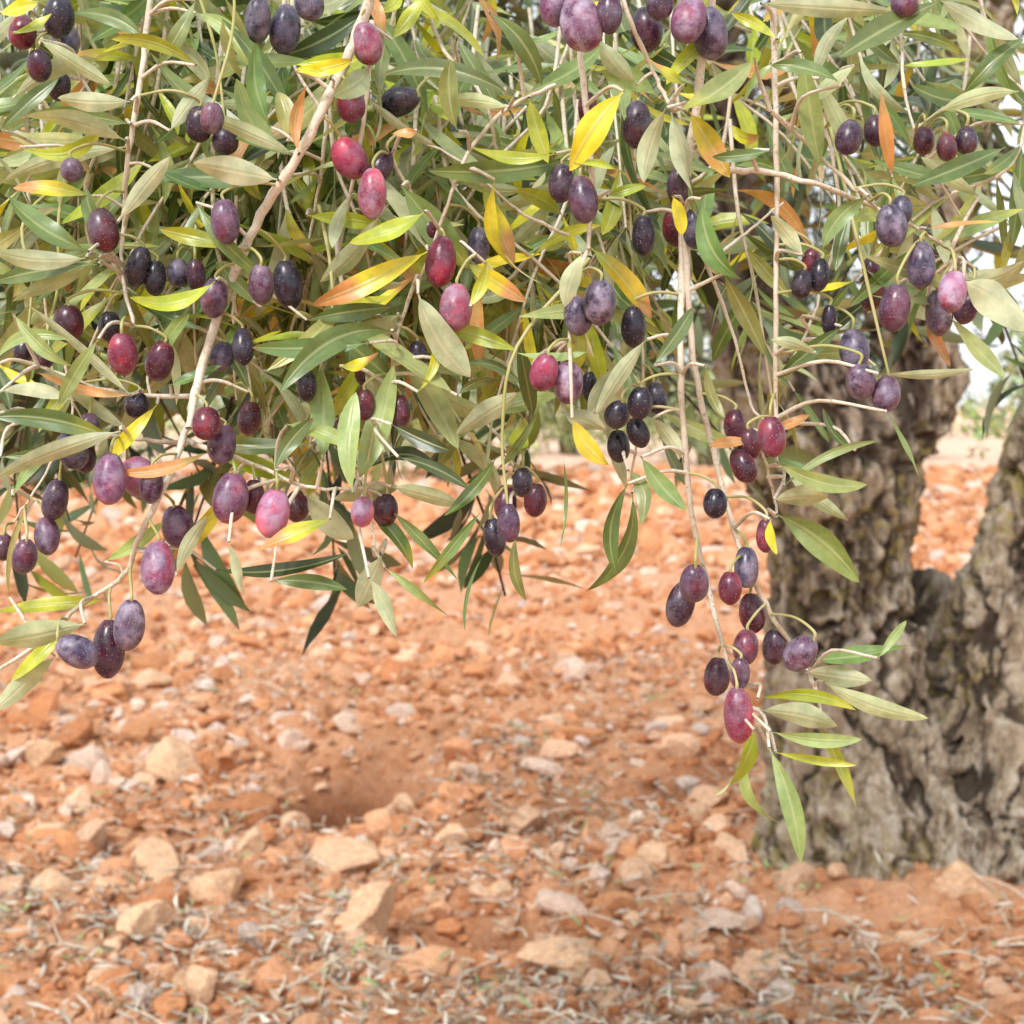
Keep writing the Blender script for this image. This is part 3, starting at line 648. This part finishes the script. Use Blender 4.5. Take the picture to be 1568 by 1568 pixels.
def filler(acc,n,y0,y1,vl_u,vl_v,per=22,na=8,nc=5,rt=.0016,dk=0):
    B=[];D=[];Nv=[];Ls=[];Ct=[]
    for k in range(n):
        yy=rng.uniform(y0,y1); u=rng.uniform(-80,1650)
        if rng.random()<.28: u=rng.uniform(-80,700)
        vl=np.interp(u,vl_u,vl_v)
        ve=vl-abs(rng.normal(0,1))**1.0*230+15
        if ve<-60: ve=rng.uniform(-60,vl)
        if 1060<u<1300 and rng.random()<.93: continue
        if u>1420 and 150<ve<440 and rng.random()<.85: continue
        end=P(u,ve,yy)
        sgn=rng.choice([-1,1],p=[.6,.4]) if u<800 else rng.choice([-1,1],p=[.35,.65])
        slant=abs(rng.normal(0,.75))*sgn
        L_=rng.uniform(.10,.19)
        d=nrm(np.array([slant,rng.normal(-.1,.3),-1.0]))
        if u<1060 and u>880: d=nrm(np.array([abs(slant)*.6,d[1],-1.0]))
        p0=end-d*L_; p1=end-d*L_*.5+np.array([0,0,.012]); pts=np.array([p0+np.array([-d[0]*.02,.01,.06]),p0,p1,end])
        q=tw.add(pts,rt,.0008,6,4)
        npair=int(per/2); ax=nrm(np.gradient(q,axis=0))
        rot=rng.uniform(0,3.14)
        for j in range(npair):
            t=.18+.82*j/(npair-1); idx=min(int(t*(len(q)-1)),len(q)-1); a=ax[idx]
            e1=nrm(np.cross(a,np.array([0,1,.1]))); e2=np.cross(a,e1); r_=rot+j*1.57
            for sg in (1,-1):
                if rng.random()<.12: continue
                rd=sg*(math.cos(r_)*e1+.75*math.sin(r_)*e2)
                th=rng.uniform(.55,1.25)*(1-.45*t) if t>.8 else rng.uniform(.7,1.3)
                D.append(a*math.cos(th)+rd*math.sin(th)+rng.normal(0,.12,3)); B.append(q[idx])
                Nv.append(np.array([0,-.45,.6])+rng.normal(0,.75,3)); Ls.append(rng.uniform(.038,.072)*(1 if t<.85 else .8))
                Ct.append(rng.choice(['G','D','L','OL','YG','YO','O','S','Y'],p=[.33-dk/2,.08+dk,.20-dk/2,.11,.10,.045,.035,.08,.02]))
    Ls=np.array(Ls)
    acc.add(*leaves(B,D,Nv,Ls,Ls*rng.uniform(.145,.21,len(Ls)),rng.normal(0,.08,len(Ls)),Ct,na=na,nc=nc))
vu=[-80,0,100,200,300,400,500,600,700,800,900,960,1050,1150,1250,1300,1400,1500,1650]
vv=[700,680,620,580,660,720,730,720,670,680,640,720,560,680,680,520,440,420,360]
filler(fol,82,.82,.92,vu,vv,20,10,5)
filler(fol,115,.92,1.25,vu,[a-60 for a in vv],24,7,5,dk=.2)
o=tw.build('twigs',M_twig); o.parent=br
o=ped.build('fruit_stalks',M_ped); o.parent=br
o=fol.build('leaves',M_leaf); o.parent=br
mkmesh('olives',np.concatenate(OV),np.concatenate(OFc),M_olive,True,{'ocol':('FLOAT_COLOR',np.concatenate(OCc)),'bloom':('FLOAT',np.concatenate(OB))})

# ---------------- distant olive trees
ca=Acc()
def zc():
    d=rng.normal(0,1,3); d=d/np.linalg.norm(d)*(.6+.4*rng.random())
    l=np.array([0,0,2.0])+d*np.array([2.1,2.1,1.6])
    if vnoise(l[None]*1.3,66)[0]<-.35 or l[2]<.75: return None
    return l
clumps(ca,None,260,zc,(.13,.22),24,na=3,nc=2,wr=(.2,.3))
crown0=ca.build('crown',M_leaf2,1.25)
tt_=Tubes()
tt_.add([PP(0,0,-.1),PP(.05,0,.4),PP(-.05,.05,.9),PP(.1,0,1.4)],.24,.15,10,4,.02)
tt_.add([PP(.1,0,1.2),PP(.5,.1,1.8),PP(.9,.2,2.6)],.12,.03,8,4,.01); tt_.add([PP(0,0,1.1),PP(-.5,-.2,1.8),PP(-1,-.3,2.5)],.12,.03,8,4,.01); tt_.add([PP(0,0,1.2),PP(0,.5,1.9),PP(.1,.9,2.8)],.1,.03,8,4,.01)
trunk0=tt_.build('trunk',M_bark)
pos=[(-7.2,21,1.0),(-1.2,24,1.05),(4.2,30,1.0),(8.1,18,1.0),(8.5,34,1.0),(-14.5,24,1.1),(-5,34,1.2),(1.5,36,1.1),(16,34,1.2),(-13,36,1.3),(20,26,1.2),(-22,30,1.1),(13,24,1.0)]
for k,(px,py,sc) in enumerate(pos):
    e=empty('olive_tree'); e.location=(px,py,0); e.rotation_euler=(0,0,k*1.3); e.scale=(sc,sc,sc*(.95+.1*(k%3)))
    if k==0: c_,t_=crown0,trunk0
    else:
        c_=bpy.data.objects.new('crown',crown0.data); t_=bpy.data.objects.new('trunk',trunk0.data)
        bpy.context.scene.collection.objects.link(c_); bpy.context.scene.collection.objects.link(t_)
    c_.parent=e; t_.parent=e
fa=Acc()
def zf():
    x=rng.uniform(-60,60)
    return np.array([x,rng.uniform(52,75),rng.uniform(.8,4.2)*(.75+.25*math.sin(x*.9))])
clumps(fa,None,1100,zf,(.45,.75),12,na=3,nc=2,wr=(.25,.35))
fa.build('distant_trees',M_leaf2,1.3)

# ---------------- light / world / camera
sc=bpy.context.scene
w=bpy.data.worlds.new('World'); sc.world=w; w.use_nodes=True
nt=w.node_tree; nt.nodes.clear()
el,az=math.radians(44),math.radians(206)
sky=nt.nodes.new('ShaderNodeTexSky'); sky.sky_type='NISHITA'; sky.sun_disc=False; sky.sun_elevation=el; sky.sun_rotation=az
sky.air_density=1.0; sky.dust_density=3.0; sky.ozone_density=1.0
tc=nt.nodes.new('ShaderNodeTexCoord'); cn=noise(nt,2.2,5,.6,tc.outputs['Generated'])
cf=ramp(nt,cn,[(.30,(.62,.62,.62)),(.60,(.95,.95,.95))])
skc=mixc(nt,cf,sky.outputs[0],(9.2,9.4,9.7,1))
bg=nt.nodes.new('ShaderNodeBackground'); bg.inputs[1].default_value=.15
ow=nt.nodes.new('ShaderNodeOutputWorld'); nt.links.new(skc,bg.inputs[0]); nt.links.new(bg.outputs[0],ow.inputs[0])
sd=bpy.data.lights.new('sun','SUN'); sd.energy=3.0; sd.angle=math.radians(14); sd.color=(1,.985,.96)
so=bpy.data.objects.new('sun',sd); sc.collection.objects.link(so)
sv=Vector((math.sin(az)*math.cos(el),math.cos(az)*math.cos(el),math.sin(el)))
so.rotation_euler=sv.to_track_quat('Z','Y').to_euler()
cd=bpy.data.cameras.new('camera'); co=bpy.data.objects.new('camera',cd); sc.collection.objects.link(co)
co.location=(0,0,HC); co.rotation_euler=(math.pi/2,0,0); cd.sensor_width=36; cd.lens=36/.728; cd.shift_y=-164/1568
cd.clip_start=.05; cd.clip_end=2000; cd.dof.use_dof=True; cd.dof.focus_distance=.77; cd.dof.aperture_fstop=15
sc.camera=co
sc.view_settings.view_transform='Standard'; sc.view_settings.look='None'; sc.view_settings.exposure=0
